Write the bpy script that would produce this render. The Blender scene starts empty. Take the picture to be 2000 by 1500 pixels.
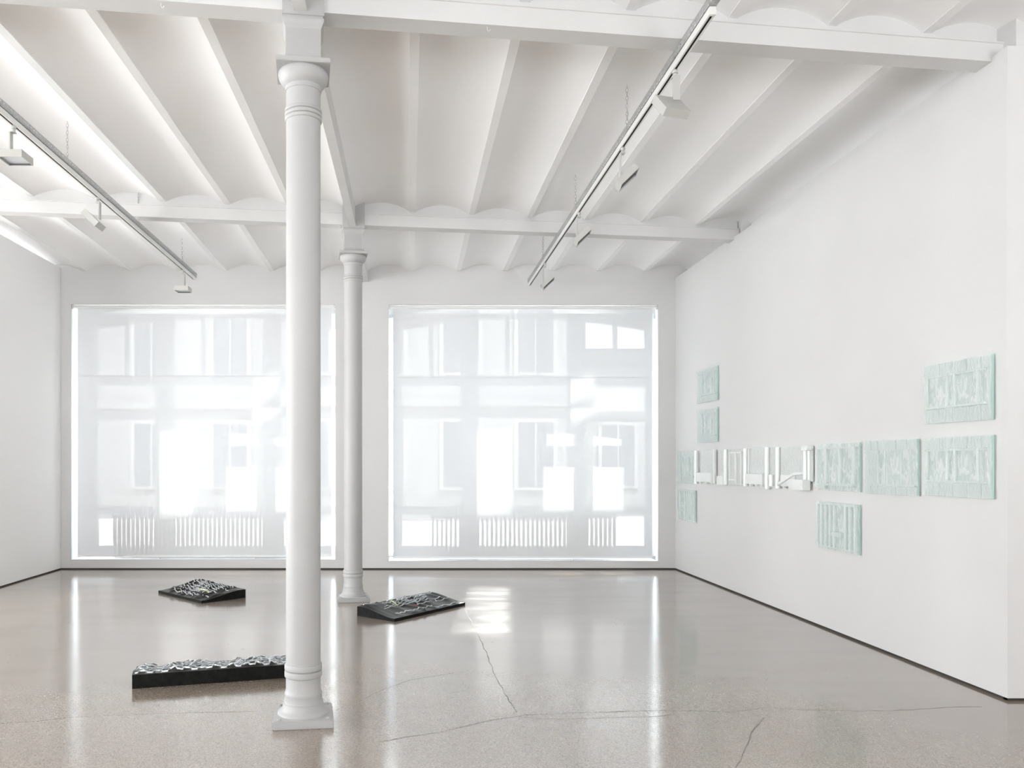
import bpy, bmesh, math, random
from math import sin, cos, pi, radians, tan, atan
from mathutils import Vector, Matrix, noise
random.seed(7)
SC = bpy.context.scene
COL = SC.collection

# ------------------------------------------------------------------ camera, world, light, exposure
F = 1560.0                      # focal length for a 2000 px wide picture
HOR, VPX, EYE = 906.0, 800.0, 1.5
cam_d = bpy.data.cameras.new('camera'); cam = bpy.data.objects.new('camera', cam_d); COL.objects.link(cam)
cam.location = (0, 0, EYE); cam.rotation_euler = (pi/2, 0, 0)
cam_d.sensor_width = 36.0; cam_d.lens = 36.0*F/2000.0
cam_d.shift_x = (1000-VPX)/2000.0; cam_d.shift_y = (HOR-750)/2000.0
cam_d.clip_start = 0.05; cam_d.clip_end = 300
SC.camera = cam
SC.view_settings.view_transform = 'Standard'; SC.view_settings.look = 'None'
SC.view_settings.gamma = 1.0; SC.view_settings.use_curve_mapping = False
SC.view_settings.exposure = 0.40
SC.cycles.max_bounces = 14; SC.cycles.diffuse_bounces = 8; SC.cycles.glossy_bounces = 4
SC.cycles.transmission_bounces = 8; SC.cycles.transparent_max_bounces = 16
SC.cycles.sample_clamp_indirect = 6.0
SC.cycles.caustics_reflective = False; SC.cycles.caustics_refractive = False

SKY = 8.0          # radiance of the sky
GRD = 13.5         # radiance of an unseen glow below the horizon, added to brighten the ceiling
SUN_E = 42.0
world = bpy.data.worlds.new('sky'); SC.world = world; world.use_nodes = True
wn = world.node_tree; wn.nodes.clear()
wo = wn.nodes.new('ShaderNodeOutputWorld'); wb = wn.nodes.new('ShaderNodeBackground')
wt = wn.nodes.new('ShaderNodeTexCoord'); ws = wn.nodes.new('ShaderNodeSeparateXYZ'); wr = wn.nodes.new('ShaderNodeValToRGB')
wn.links.new(wt.outputs['Generated'], ws.inputs[0]); wn.links.new(ws.outputs['Z'], wr.inputs[0])
wr.color_ramp.elements[0].position = 0.0; wr.color_ramp.elements[0].color = (0.96, 0.98, 1.0, 1)
wr.color_ramp.elements[1].position = 0.7; wr.color_ramp.elements[1].color = (0.87, 0.945, 1.0, 1)
wn.links.new(wr.outputs[0], wb.inputs[0]); wb.inputs[1].default_value = SKY
wg = wn.nodes.new('ShaderNodeBackground'); wg.inputs[0].default_value = (0.935, 0.967, 1.0, 1); wg.inputs[1].default_value = GRD
wl = wn.nodes.new('ShaderNodeMath'); wl.operation = 'GREATER_THAN'; wl.inputs[1].default_value = 0.0; wn.links.new(ws.outputs['Z'], wl.inputs[0])
wm = wn.nodes.new('ShaderNodeMixShader'); wn.links.new(wl.outputs[0], wm.inputs[0]); wn.links.new(wg.outputs[0], wm.inputs[1]); wn.links.new(wb.outputs[0], wm.inputs[2])
wn.links.new(wm.outputs[0], wo.inputs[0])


YB = 11.36            # back wall, room side
WIN = [(139, 655, 594, 1093), (759, 1285.5, 595, 1096)]     # openings of the two windows, measured
def bx_(x): return (x-VPX)*YB/F
def bz_(y): return EYE+(HOR-y)*YB/F
OPEN = [(bx_(a), bx_(b), bz_(d), bz_(c)) for a, b, c, d in WIN]   # x0,x1,z0,z1

def area(name, loc, rot, sx, sy, power=0, color=(1, 1, 1), portal=False, spread=180):
    l = bpy.data.lights.new(name, 'AREA'); l.shape = 'RECTANGLE'; l.size = sx; l.size_y = sy
    l.energy = power; l.color = color; l.spread = radians(spread); l.cycles.is_portal = portal
    o = bpy.data.objects.new(name, l); COL.objects.link(o); o.location = loc; o.rotation_euler = rot
    return o
for i, (a, b, c, d) in enumerate(OPEN):
    area('sky_portal', ((a+b)/2, 12.36, 1.95), (-pi/2, 0, 0), 4.0, 4.0, portal=True)
REAR = [(-4.4, -2.0), (-0.6, 1.8), (4.0, 6.4)]
RZ = (0.2, 2.3); LZ = (0.15, 3.6)
LEFT = [(0.4, 2.9), (3.4, 5.9), (6.4, 8.9)]  # openings added in the unseen left wall to throw fill on the ceiling
for a, b in LEFT:
    area('sky_portal', (-8.2, (a+b)/2, (LZ[0]+LZ[1])/2), (0, -pi/2, 0), LZ[1]-LZ[0], b-a, portal=True)
for a, b in REAR:
    area('sky_portal', ((a+b)/2, -5.05, (RZ[0]+RZ[1])/2), (pi/2, 0, 0), b-a, RZ[1]-RZ[0], portal=True)

sun_d = bpy.data.lights.new('sun', 'SUN'); sun_d.energy = SUN_E; sun_d.angle = radians(0.6); sun_d.color = (1, 0.98, 0.95)
sun = bpy.data.objects.new('sun', sun_d); COL.objects.link(sun); sun.location = (-6, -8, 14)
sun.rotation_euler = Vector((0.12, -0.36, 1.0)).to_track_quat('Z', 'Y').to_euler()

# added narrow area lamps standing in for sun thrown back by panes opposite
def beam_lamp(tx, tz, w, h, az, el, power, color=(1, 0.97, 0.92), spread=1.2, dist=8.0):
    d = Vector((sin(radians(az))*cos(radians(el)), cos(radians(az))*cos(radians(el)), sin(radians(el))))
    o = area('added_beam_lamp', (tx+d.x*dist, 11.42+d.y*dist, tz+d.z*dist), (0, 0, 0), w, h*cos(radians(el)), power*w*h, color, False, spread)
    o.rotation_euler = d.to_track_quat('Z', 'Y').to_euler()
    return o
# ------------------------------------------------------------------ helpers
def tag(o, label=None, cat=None, group=None, kind=None):
    if label: o['label'] = label
    if cat: o['category'] = cat
    if group: o['group'] = group
    if kind: o['kind'] = kind
    return o
def empty(name, loc=(0, 0, 0), rz=0, parent=None):
    o = bpy.data.objects.new(name, None); COL.objects.link(o); o.location = loc; o.rotation_euler = (0, 0, rz)
    o.empty_display_size = 0.1
    if parent: o.parent = parent
    return o
class MB:
    def __init__(s): s.bm = bmesh.new()
    def poly(s, vs):
        try: return s.bm.faces.new([s.bm.verts.new(v) for v in vs])
        except ValueError: pass
    def box(s, x0, x1, y0, y1, z0, z1, M=None):
        p = [Vector((x, y, z)) for z in (z0, z1) for x, y in ((x0, y0), (x1, y0), (x1, y1), (x0, y1))]
        if M is not None: p = [M @ q for q in p]
        v = [s.bm.verts.new(q) for q in p]
        for f in ((3, 2, 1, 0), (4, 5, 6, 7), (0, 1, 5, 4), (1, 2, 6, 5), (2, 3, 7, 6), (3, 0, 4, 7)):
            s.bm.faces.new([v[i] for i in f])
        return s
    def prism(s, pts, axis, a, b, M=None):
        def P(u, w, t):
            q = {'x': Vector((t, u, w)), 'y': Vector((u, t, w)), 'z': Vector((u, w, t))}[axis]
            return M @ q if M is not None else q
        A = [s.bm.verts.new(P(u, w, a)) for u, w in pts]; B = [s.bm.verts.new(P(u, w, b)) for u, w in pts]
        n = len(pts); s.bm.faces.new(A); s.bm.faces.new(B[::-1])
        for i in range(n): s.bm.faces.new((A[i], B[i], B[(i+1) % n], A[(i+1) % n]))
        return s
    def lathe(s, prof, n=48, c=(0, 0), M=None):
        rings = []
        for r, z in prof:
            ring = []
            for i in range(n):
                q = Vector((c[0]+r*cos(2*pi*i/n), c[1]+r*sin(2*pi*i/n), z))
                ring.append(s.bm.verts.new(M @ q if M is not None else q))
            rings.append(ring)
        for a, b in zip(rings, rings[1:]):
            for i in range(n): s.bm.faces.new((a[i], a[(i+1) % n], b[(i+1) % n], b[i]))
        s.bm.faces.new(rings[0][::-1]); s.bm.faces.new(rings[-1])
        return s
    def bar(s, path, w, h, closed=False):
        """rectangular bar swept along a path; h is vertical"""
        n = len(path); R = []
        for i, p in enumerate(path):
            p = Vector(p)
            a = Vector(path[(i-1) % n]) if (i > 0 or closed) else p
            b = Vector(path[(i+1) % n]) if (i < n-1 or closed) else p
            t = (b-a); t.z = 0
            t = t.normalized() if t.length > 1e-6 else Vector((1, 0, 0))
            sd = Vector((-t.y, t.x, 0))*w/2; up = Vector((0, 0, h))
            R.append([s.bm.verts.new(q) for q in (p-sd, p+sd, p+sd+up, p-sd+up)])
        m = n if closed else n-1
        for i in range(m):
            a, b = R[i], R[(i+1) % n]
            for k in range(4): s.bm.faces.new((a[k], b[k], b[(k+1) % 4], a[(k+1) % 4]))
        if not closed: s.bm.faces.new(R[0][::-1]); s.bm.faces.new(R[-1])
        return s
    def tube(s, path, r, n=8, closed=False):
        path = [Vector(p) for p in path]; m = len(path); R = []
        ref = None
        for i, p in enumerate(path):
            a = path[(i-1) % m] if (i > 0 or closed) else p
            b = path[(i+1) % m] if (i < m-1 or closed) else p
            t = (b-a).normalized()
            if ref is None: ref = t.orthogonal().normalized()
            u = (ref-t*ref.dot(t)).normalized(); ref = u; w = t.cross(u)
            R.append([s.bm.verts.new(p+(u*cos(2*pi*k/n)+w*sin(2*pi*k/n))*r) for k in range(n)])
        for i in range(m if closed else m-1):
            a, b = R[i], R[(i+1) % m]
            for k in range(n): s.bm.faces.new((a[k], a[(k+1) % n], b[(k+1) % n], b[k]))
        if not closed: s.bm.faces.new(R[0][::-1]); s.bm.faces.new(R[-1])
        return s
    def build(s, name, mat, parent=None, smooth=False, bevel=0, angle=35, loc=None):
        if len(s.bm.faces):
            bmesh.ops.recalc_face_normals(s.bm, faces=s.bm.faces[:])
        if bevel:
            bmesh.ops.bevel(s.bm, geom=s.bm.edges[:], offset=bevel, segments=2, affect='EDGES', clamp_overlap=True)
        me = bpy.data.meshes.new(name); s.bm.to_mesh(me); s.bm.free()
        me.materials.append(mat)
        if smooth:
            me.polygons.foreach_set('use_smooth', [True]*len(me.polygons))
            me.set_sharp_from_angle(angle=radians(angle))
        o = bpy.data.objects.new(name, me); COL.objects.link(o)
        if parent: o.parent = parent
        if loc: o.location = loc
        return o
def copy_tree(o, parent=None):
    c = o.copy(); COL.objects.link(c)
    if parent: c.parent = parent
    for ch in list(o.children): copy_tree(ch, c)
    return c

# ------------------------------------------------------------------ materials
def mat(name, col=(0.8, 0.8, 0.8), rough=0.5, metal=0.0, ior=1.45, spec=None):
    m = bpy.data.materials.new(name); m.use_nodes = True
    b = m.node_tree.nodes['Principled BSDF']
    b.inputs['Base Color'].default_value = (*col, 1); b.inputs['Roughness'].default_value = rough
    b.inputs['Metallic'].default_value = metal; b.inputs['IOR'].default_value = ior
    if spec is not None: b.inputs['Specular IOR Level'].default_value = spec
    return m
def N(m, t, **kw):
    n = m.node_tree.nodes.new(t)
    for k, v in kw.items(): setattr(n, k, v)
    return n
def L(m, a, b): m.node_tree.links.new(a, b)
def noisy(name, c1, c2, scale, rough=0.6, bump=0.0, bscale=None, detail=4, metal=0, spec=0.35, stretch=(1, 1, 1)):
    m = mat(name, c1, rough, metal, spec=spec); b = m.node_tree.nodes['Principled BSDF']
    tc = N(m, 'ShaderNodeTexCoord'); mp = N(m, 'ShaderNodeMapping'); mp.inputs['Scale'].default_value = stretch
    L(m, tc.outputs['Object'], mp.inputs[0])
    nz = N(m, 'ShaderNodeTexNoise'); nz.inputs['Scale'].default_value = scale; nz.inputs['Detail'].default_value = detail
    L(m, mp.outputs[0], nz.inputs['Vector'])
    rp = N(m, 'ShaderNodeValToRGB'); rp.color_ramp.elements[0].position = 0.35; rp.color_ramp.elements[1].position = 0.65
    rp.color_ramp.elements[0].color = (*c1, 1); rp.color_ramp.elements[1].color = (*c2, 1)
    L(m, nz.outputs[0], rp.inputs[0]); L(m, rp.outputs[0], b.inputs['Base Color'])
    if bump:
        n2 = N(m, 'ShaderNodeTexNoise'); n2.inputs['Scale'].default_value = bscale or scale; n2.inputs['Detail'].default_value = 5
        L(m, mp.outputs[0], n2.inputs['Vector'])
        bp = N(m, 'ShaderNodeBump'); bp.inputs['Strength'].default_value = bump; bp.inputs['Distance'].default_value = 0.01
        L(m, n2.outputs[0], bp.inputs['Height']); L(m, bp.outputs[0], b.inputs['Normal'])
    return m
W1 = (0.83, 0.83, 0.82)
M_WALL = noisy('white_wall_paint', (0.705, 0.705, 0.703), (0.69, 0.69, 0.688), 1.5, 0.7, 0.05, 60)
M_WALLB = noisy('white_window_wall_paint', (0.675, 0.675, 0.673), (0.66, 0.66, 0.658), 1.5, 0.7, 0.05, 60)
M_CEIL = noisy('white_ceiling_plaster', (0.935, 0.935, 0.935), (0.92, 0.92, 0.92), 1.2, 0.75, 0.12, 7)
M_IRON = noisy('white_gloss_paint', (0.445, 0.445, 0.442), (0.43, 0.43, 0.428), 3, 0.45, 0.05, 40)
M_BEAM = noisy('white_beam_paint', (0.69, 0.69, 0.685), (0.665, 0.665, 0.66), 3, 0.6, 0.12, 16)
M_GAP = mat('dark_gap', (0.05, 0.045, 0.04), 0.8)
M_FRAME = mat('window_frame_paint', (0.80, 0.81, 0.83), 0.5)
M_RAD = mat('radiator_enamel', (0.82, 0.81, 0.79), 0.35)
M_WHITE = mat('white_metal', (0.78, 0.78, 0.76), 0.4)
M_SPOT = mat('spotlight_grey_white', (0.50, 0.50, 0.475), 0.45)
M_BLACK = mat('black_plastic', (0.02, 0.02, 0.02), 0.5)
M_LENS = mat('frosted_lens', (0.72, 0.76, 0.80), 0.25)
M_CHAIN = mat('white_chain', (0.42, 0.42, 0.41), 0.45)
M_GALV = noisy('galvanised_steel', (0.36, 0.37, 0.37), (0.50, 0.51, 0.51), 45, 0.42, 0.05, 80, metal=0.55)
M_ALU = noisy('cast_aluminium', (0.55, 0.57, 0.58), (0.80, 0.82, 0.83), 60, 0.28, 0.15, 120, metal=0.9)
M_RUB = noisy('black_cast_side', (0.005, 0.005, 0.005), (0.010, 0.010, 0.009), 30, 0.6, 0.25, 60, spec=0.15)
M_TOP = noisy('black_relief_skin', (0.016, 0.016, 0.015), (0.030, 0.029, 0.027), 8, 0.36, 0.1, 60, spec=0.3)
M_YEL = mat('pale_yellow_enamel', (0.75, 0.80, 0.42), 0.4)
M_RED = mat('rose_enamel', (0.62, 0.12, 0.16), 0.4)
M_ROLL = mat('blind_roller_metal', (0.85, 0.85, 0.85), 0.3)

# floor : polished stone screed
M_FLOOR = mat('polished_floor', (0.3, 0.27, 0.24), 0.14, ior=2.0)
b = M_FLOOR.node_tree.nodes['Principled BSDF']; m = M_FLOOR
b.inputs['Coat Weight'].default_value = 0.7; b.inputs['Coat Roughness'].default_value = 0.13; b.inputs['Coat IOR'].default_value = 1.6
tc = N(m, 'ShaderNodeTexCoord')
n1 = N(m, 'ShaderNodeTexNoise'); n1.inputs['Scale'].default_value = 0.8; n1.inputs['Detail'].default_value = 6
L(m, tc.outputs['Object'], n1.inputs['Vector'])
r1 = N(m, 'ShaderNodeValToRGB'); r1.color_ramp.elements[0].position = 0.3; r1.color_ramp.elements[1].position = 0.7
r1.color_ramp.elements[0].color = (0.232, 0.192, 0.160, 1); r1.color_ramp.elements[1].color = (0.290, 0.244, 0.207, 1)
L(m, n1.outputs[0], r1.inputs[0])
n2 = N(m, 'ShaderNodeTexVoronoi'); n2.inputs['Scale'].default_value = 200
L(m, tc.outputs['Object'], n2.inputs['Vector'])
r2 = N(m, 'ShaderNodeValToRGB'); r2.color_ramp.interpolation = 'LINEAR'
r2.color_ramp.elements[0].position = 0.0; r2.color_ramp.elements[0].color = (0.62, 0.60, 0.58, 1)
r2.color_ramp.elements[1].position = 1.0; r2.color_ramp.elements[1].color = (1.5, 1.45, 1.35, 1)
sx = N(m, 'ShaderNodeSeparateXYZ'); L(m, n2.outputs['Color'], sx.inputs[0]); L(m, sx.outputs[0], r2.inputs[0])
mx = N(m, 'ShaderNodeMix', data_type='RGBA', blend_type='MULTIPLY'); mx.inputs[0].default_value = 0.6
L(m, r1.outputs[0], mx.inputs[6]); L(m, r2.outputs[0], mx.inputs[7])
# sparse dark pits
n3 = N(m, 'ShaderNodeTexVoronoi'); n3.inputs['Scale'].default_value = 16; L(m, tc.outputs['Object'], n3.inputs['Vector'])
n4 = N(m, 'ShaderNodeTexNoise'); n4.inputs['Scale'].default_value = 1.7; L(m, tc.outputs['Object'], n4.inputs['Vector'])
mt = N(m, 'ShaderNodeMath', operation='MULTIPLY_ADD'); L(m, n4.outputs[0], mt.inputs[0]); mt.inputs[1].default_value = 0.30; mt.inputs[2].default_value = -0.105
cmp_ = N(m, 'ShaderNodeMath', operation='LESS_THAN'); L(m, n3.outputs['Distance'], cmp_.inputs[0]); L(m, mt.outputs[0], cmp_.inputs[1])
mx2 = N(m, 'ShaderNodeMix', data_type='RGBA'); L(m, cmp_.outputs[0], mx2.inputs[0]); L(m, mx.outputs[2], mx2.inputs[6])
mx2.inputs[7].default_value = (0.09, 0.075, 0.065, 1)
L(m, mx2.outputs[2], b.inputs['Base Color'])
n5 = N(m, 'ShaderNodeTexNoise'); n5.inputs['Scale'].default_value = 2.2; n5.inputs['Detail'].default_value = 7
mp5 = N(m, 'ShaderNodeMapping'); mp5.inputs['Scale'].default_value = (0.5, 1.6, 1); L(m, tc.outputs['Object'], mp5.inputs[0]); L(m, mp5.outputs[0], n5.inputs['Vector'])
mr = N(m, 'ShaderNodeMapRange'); mr.inputs['From Min'].default_value = 0.3; mr.inputs['From Max'].default_value = 0.7
mr.inputs['To Min'].default_value = 0.10; mr.inputs['To Max'].default_value = 0.22
L(m, n5.outputs[0], mr.inputs[0])
mt3 = N(m, 'ShaderNodeMath', operation='MULTIPLY_ADD'); L(m, cmp_.outputs[0], mt3.inputs[0]); mt3.inputs[1].default_value = 0.5; L(m, mr.outputs[0], mt3.inputs[2])
L(m, mt3.outputs[0], b.inputs['Roughness'])
bp = N(m, 'ShaderNodeBump'); bp.inputs['Strength'].default_value = 0.25; bp.inputs['Distance'].default_value = 0.004
n6 = N(m, 'ShaderNodeTexNoise'); n6.inputs['Scale'].default_value = 3.0; n6.inputs['Detail'].default_value = 3
L(m, tc.outputs['Object'], n6.inputs['Vector']); L(m, n6.outputs[0], bp.inputs['Height'])
bp2 = N(m, 'ShaderNodeBump'); bp2.inputs['Strength'].default_value = 0.03; bp2.inputs['Distance'].default_value = 0.001
L(m, n2.outputs['Distance'], bp2.inputs['Height']); L(m, bp.outputs[0], bp2.inputs['Normal']); L(m, bp2.outputs[0], b.inputs['Normal'])
M_CRACK = mat('floor_crack_filler', (0.12, 0.10, 0.085), 0.5)

def shader_mix(name, build):
    m = bpy.data.materials.new(name); m.use_nodes = True; m.node_tree.nodes.clear()
    o = N(m, 'ShaderNodeOutputMaterial'); L(m, build(m), o.inputs[0]); return m
def blind_sh(m):
    tr = N(m, 'ShaderNodeBsdfTransparent'); tr.inputs[0].default_value = (1, 1, 1, 1)
    tl = N(m, 'ShaderNodeBsdfTranslucent'); tl.inputs[0].default_value = (0.93, 0.935, 0.94, 1)
    df = N(m, 'ShaderNodeBsdfDiffuse'); df.inputs[0].default_value = (0.70, 0.71, 0.725, 1)
    a = N(m, 'ShaderNodeMixShader'); a.inputs[0].default_value = BL_DIFF; L(m, tl.outputs[0], a.inputs[1]); L(m, df.outputs[0], a.inputs[2])
    c = N(m, 'ShaderNodeMixShader'); c.inputs[0].default_value = BL_OPEN; L(m, a.outputs[0], c.inputs[1]); L(m, tr.outputs[0], c.inputs[2])
    return c.outputs[0]
BL_DIFF, BL_OPEN = 0.962, 0.062
M_BLIND = shader_mix('sheer_blind_fabric', blind_sh)
def pane_sh(m):
    tr = N(m, 'ShaderNodeBsdfTransparent'); tr.inputs[0].default_value = (0.93, 0.95, 0.95, 1)
    gl = N(m, 'ShaderNodeBsdfGlossy'); gl.inputs['Roughness'].default_value = 0.0
    fr = N(m, 'ShaderNodeFresnel'); fr.inputs[0].default_value = 1.45
    ge = N(m, 'ShaderNodeNewGeometry'); iv = N(m, 'ShaderNodeMath', operation='SUBTRACT'); iv.inputs[0].default_value = 1.0; L(m, ge.outputs['Backfacing'], iv.inputs[1])
    mu = N(m, 'ShaderNodeMath', operation='MULTIPLY'); L(m, fr.outputs[0], mu.inputs[0]); L(m, iv.outputs[0], mu.inputs[1])
    a = N(m, 'ShaderNodeMixShader'); L(m, mu.outputs[0], a.inputs[0]); L(m, tr.outputs[0], a.inputs[1]); L(m, gl.outputs[0], a.inputs[2])
    return a.outputs[0]
M_PANE = shader_mix('window_glass', pane_sh)
def relief_glass(name, tint, body, fac, rough, bump, bs, refl_tone=None):
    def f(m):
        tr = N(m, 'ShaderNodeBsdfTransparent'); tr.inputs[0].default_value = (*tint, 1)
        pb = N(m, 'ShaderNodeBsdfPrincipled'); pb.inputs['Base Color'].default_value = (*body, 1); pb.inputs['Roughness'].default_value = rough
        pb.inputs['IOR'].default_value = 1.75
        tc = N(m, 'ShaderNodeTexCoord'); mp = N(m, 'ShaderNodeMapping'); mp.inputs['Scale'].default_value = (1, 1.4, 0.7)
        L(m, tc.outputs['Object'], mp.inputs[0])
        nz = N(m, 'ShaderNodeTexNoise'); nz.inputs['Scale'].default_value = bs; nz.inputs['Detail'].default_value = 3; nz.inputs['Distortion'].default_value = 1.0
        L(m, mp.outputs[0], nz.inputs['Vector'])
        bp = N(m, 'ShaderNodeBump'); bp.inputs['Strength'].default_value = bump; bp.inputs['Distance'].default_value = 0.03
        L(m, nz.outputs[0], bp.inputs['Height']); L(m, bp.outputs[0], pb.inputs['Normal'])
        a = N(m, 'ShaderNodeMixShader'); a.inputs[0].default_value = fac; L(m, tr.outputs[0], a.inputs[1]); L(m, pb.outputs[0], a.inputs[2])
        if refl_tone:  # window reflections painted in as blotches of a brighter base colour
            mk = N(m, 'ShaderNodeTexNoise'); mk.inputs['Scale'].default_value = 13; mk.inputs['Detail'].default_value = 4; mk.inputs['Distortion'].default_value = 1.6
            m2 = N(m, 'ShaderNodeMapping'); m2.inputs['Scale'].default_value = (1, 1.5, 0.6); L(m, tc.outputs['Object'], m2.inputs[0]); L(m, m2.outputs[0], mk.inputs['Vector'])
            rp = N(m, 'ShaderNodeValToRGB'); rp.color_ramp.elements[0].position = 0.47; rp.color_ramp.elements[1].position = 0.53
            rp.color_ramp.elements[0].color = (*body, 1); rp.color_ramp.elements[1].color = (*refl_tone, 1)
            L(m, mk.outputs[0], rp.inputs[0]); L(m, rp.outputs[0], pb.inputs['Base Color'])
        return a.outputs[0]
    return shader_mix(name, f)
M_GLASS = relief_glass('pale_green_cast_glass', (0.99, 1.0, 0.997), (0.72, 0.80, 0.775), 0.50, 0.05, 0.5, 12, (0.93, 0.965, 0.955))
M_GBAR = relief_glass('pale_green_glass_bar', (0.985, 1.0, 0.995), (0.89, 0.94, 0.93), 0.5, 0.07, 0.5, 22)
M_OPAL = relief_glass('opal_cast_glass', (0.97, 0.99, 0.98), (0.84, 0.87, 0.855), 0.75, 0.2, 0.5, 22)
M_OBAR = relief_glass('opal_glass_bar', (0.95, 0.98, 0.97), (0.86, 0.885, 0.87), 0.92, 0.22, 0.2, 25)
M_EDGE = relief_glass('green_glass_edge', (0.86, 0.96, 0.93), (0.60, 0.80, 0.75), 0.5, 0.1, 0.0, 10)

# ------------------------------------------------------------------ floor and cracks
floor = tag(MB().box(-8.2, 8.0, -5.0, 12.3, -0.12, 0.0).build('floor', M_FLOOR), kind='structure')
def fl(x, y):
    Y = EYE*F/(y-HOR); return ((x-VPX)*Y/F, Y)
CR = [[(908, 1190), (925, 1222), (950, 1275), (955, 1290), (968, 1320), (990, 1362), (1015, 1397)],
      [(740, 1449), (850, 1431), (900, 1420), (960, 1407), (1015, 1398), (1060, 1405), (1150, 1403), (1290, 1399), (1330, 1392)],
      [(1015, 1397), (1100, 1393), (1200, 1390), (1300, 1388), (1380, 1389), (1420, 1391), (1500, 1382), (1560, 1386), (1700, 1389), (1780, 1386), (1850, 1381), (1940, 1380)],
      [(655, 1387), (700, 1370), (740, 1350), (800, 1328), (900, 1312)],
      [(0, 1412), (60, 1410), (130, 1402), (220, 1397), (330, 1393), (450, 1390), (521, 1389)],
      [(1440, 1500), (1455, 1460), (1475, 1420), (1500, 1395)]]
for c in CR:
    pts = []
    for (a, b_), (c_, d) in zip(c, c[1:]):
        p, q = Vector(fl(a, b_)), Vector(fl(c_, d)); n = max(2, int((q-p).length/0.06))
        for i in range(n):
            r = p.lerp(q, i/n); pts.append((r.x+random.uniform(-.006, .006), r.y+random.uniform(-.006, .006)))
    mb = MB(); w = 0.0022
    vs = []
    for i, p in enumerate(pts):
        a = Vector(pts[max(0, i-1)]); b_ = Vector(pts[min(len(pts)-1, i+1)]); t = (b_-a).normalized(); ww = w*random.uniform(.5, 1.3)
        vs.append((mb.bm.verts.new((p[0]-t.y*ww, p[1]+t.x*ww, 0.0006)), mb.bm.verts.new((p[0]+t.y*ww, p[1]-t.x*ww, 0.0006))))
    for u, v in zip(vs, vs[1:]): mb.bm.faces.new((u[0], u[1], v[1], v[0]))
    mb.build('crack', M_CRACK, floor)

# ------------------------------------------------------------------ walls
def struct(o): return tag(o, kind='structure')
XL, XR = -4.96, 3.78
OX0, OX1 = -8.0, 8.0
wb_ = MB()
a0, a1, az0, az1 = OPEN[0]; c0, c1, cz0, cz1 = OPEN[1]; YT = YB+0.12
g = 0.018
wb_.box(-5.6, a0, YB, YT, g, 4.45).box(a1, c0, YB, YT, g, 4.45).box(c1, 3.98, YB, YT, g, 4.45)
wb_.box(a0, a1, YB, YT, g, az0).box(a0, a1, YB, YT, az1, 4.45).box(c0, c1, YB, YT, g, cz0).box(c0, c1, YB, YT, cz1, 4.45)
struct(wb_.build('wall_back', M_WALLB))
struct(MB().box(XL-0.14, XL, 9.2, YB-0.006, g, 4.285).build('wall_left', mat('white_wall_paint_lit', (0.92, 0.92, 0.92), 0.7)))  # whiter copy of the wall paint; brightness of its light put into the colour
struct(MB().box(XR, XR+0.16, 5.05, YB-0.002, g, 4.143).build('wall_right', M_WALL))
struct(MB().box(OX0, XL-.14, 9.205, 9.34, 0, 4.5).build('wall_left_return', M_WALL))
struct(MB().box(3.97, 4.12, 5.5, 12.3, 0, 4.5).build('wall_right_outer', M_WALL))
struct(MB().box(3.95, 8.0, 5.052, 5.2, g, 4.143).build('wall_right_return', M_WALLB))
struct(MB().box(OX1, OX1+.15, -5.0, 5.2, 0, 4.5).build('wall_far_right', M_WALL))
r = MB(); xs = [-5.0]+[v for p in LEFT for v in p]+[9.34]
for i in range(0, len(xs), 2): r.box(OX0-.15, OX0, xs[i], xs[i+1], 0, 4.5)
for a, b_ in LEFT: r.box(OX0-.15, OX0, a, b_, 0, LZ[0]); r.box(OX0-.15, OX0, a, b_, LZ[1], 4.5)
struct(r.build('wall_left_outer', M_WALL))
# rear wall with openings added for fill light (behind the camera)
r = MB(); xs = [OX0-.15]+[v for p in REAR for v in p]+[OX1+.15]
for i in range(0, len(xs), 2): r.box(xs[i], xs[i+1], -5.15, -5.0, 0, 4.5)
for a, b_ in REAR: r.box(a, b_, -5.15, -5.0, 0, RZ[0]); r.box(a, b_, -5.15, -5.0, RZ[1], 4.5)
struct(r.build('wall_rear', M_WALL))
# shadow gaps at the foot of the walls
struct(MB().box(-5.1, 3.9, YB+.012, YB+.05, 0, g).build('trim_1', M_GAP))
struct(MB().box(XL-.05, XL-.012, 9.21, YB, 0, g).build('trim_2', M_GAP))
struct(MB().box(XR+.012, XR+.05, 5.062, YB, 0, g).build('trim_3', M_GAP))
struct(MB().box(XR+.012, 8.0, 5.064, 5.1, 0, g).build('trim_4', M_GAP))

# ------------------------------------------------------------------ ceiling : shallow vaults between ribs
SP, RX = 0.665, 0.033
def cz(y): return 4.300 if y < 8.8 else 4.300-(y-8.8)*0.0195
def vault_profile():
    pr = []
    for n in range(-13, 13):
        x = RX+SP*n
        if x < -8.3 or x > 8.1: continue
        pr += [(x-0.033, 0.0), (x+0.033, 0.0)]
        xa, xb = x+0.033, x+SP-0.033
        for k in range(1, 12):
            t = k/12; pr.append((xa+(xb-xa)*t, 0.085*(1-(2*t-1)**2)))
    return pr
pr = vault_profile(); mb = MB(); ys = [-5.0, 0.0, 4.6, 8.8, 12.3]
rows = [[mb.bm.verts.new((x, y, cz(y)+z)) for x, z in pr] for y in ys]
top = [[mb.bm.verts.new((x, y, 4.55)) for x in (pr[0][0], pr[-1][0])] for y in ys]
for a, b_ in zip(rows, rows[1:]):
    for i in range(len(pr)-1): mb.bm.faces.new((a[i], b_[i], b_[i+1], a[i+1]))
for a, b_ in zip(top, top[1:]): mb.bm.faces.new((a[0], a[1], b_[1], b_[0]))
for rw, tp in ((rows[0], top[0]), (rows[-1], top[-1])): mb.bm.faces.new(rw+[tp[1], tp[0]])
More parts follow.
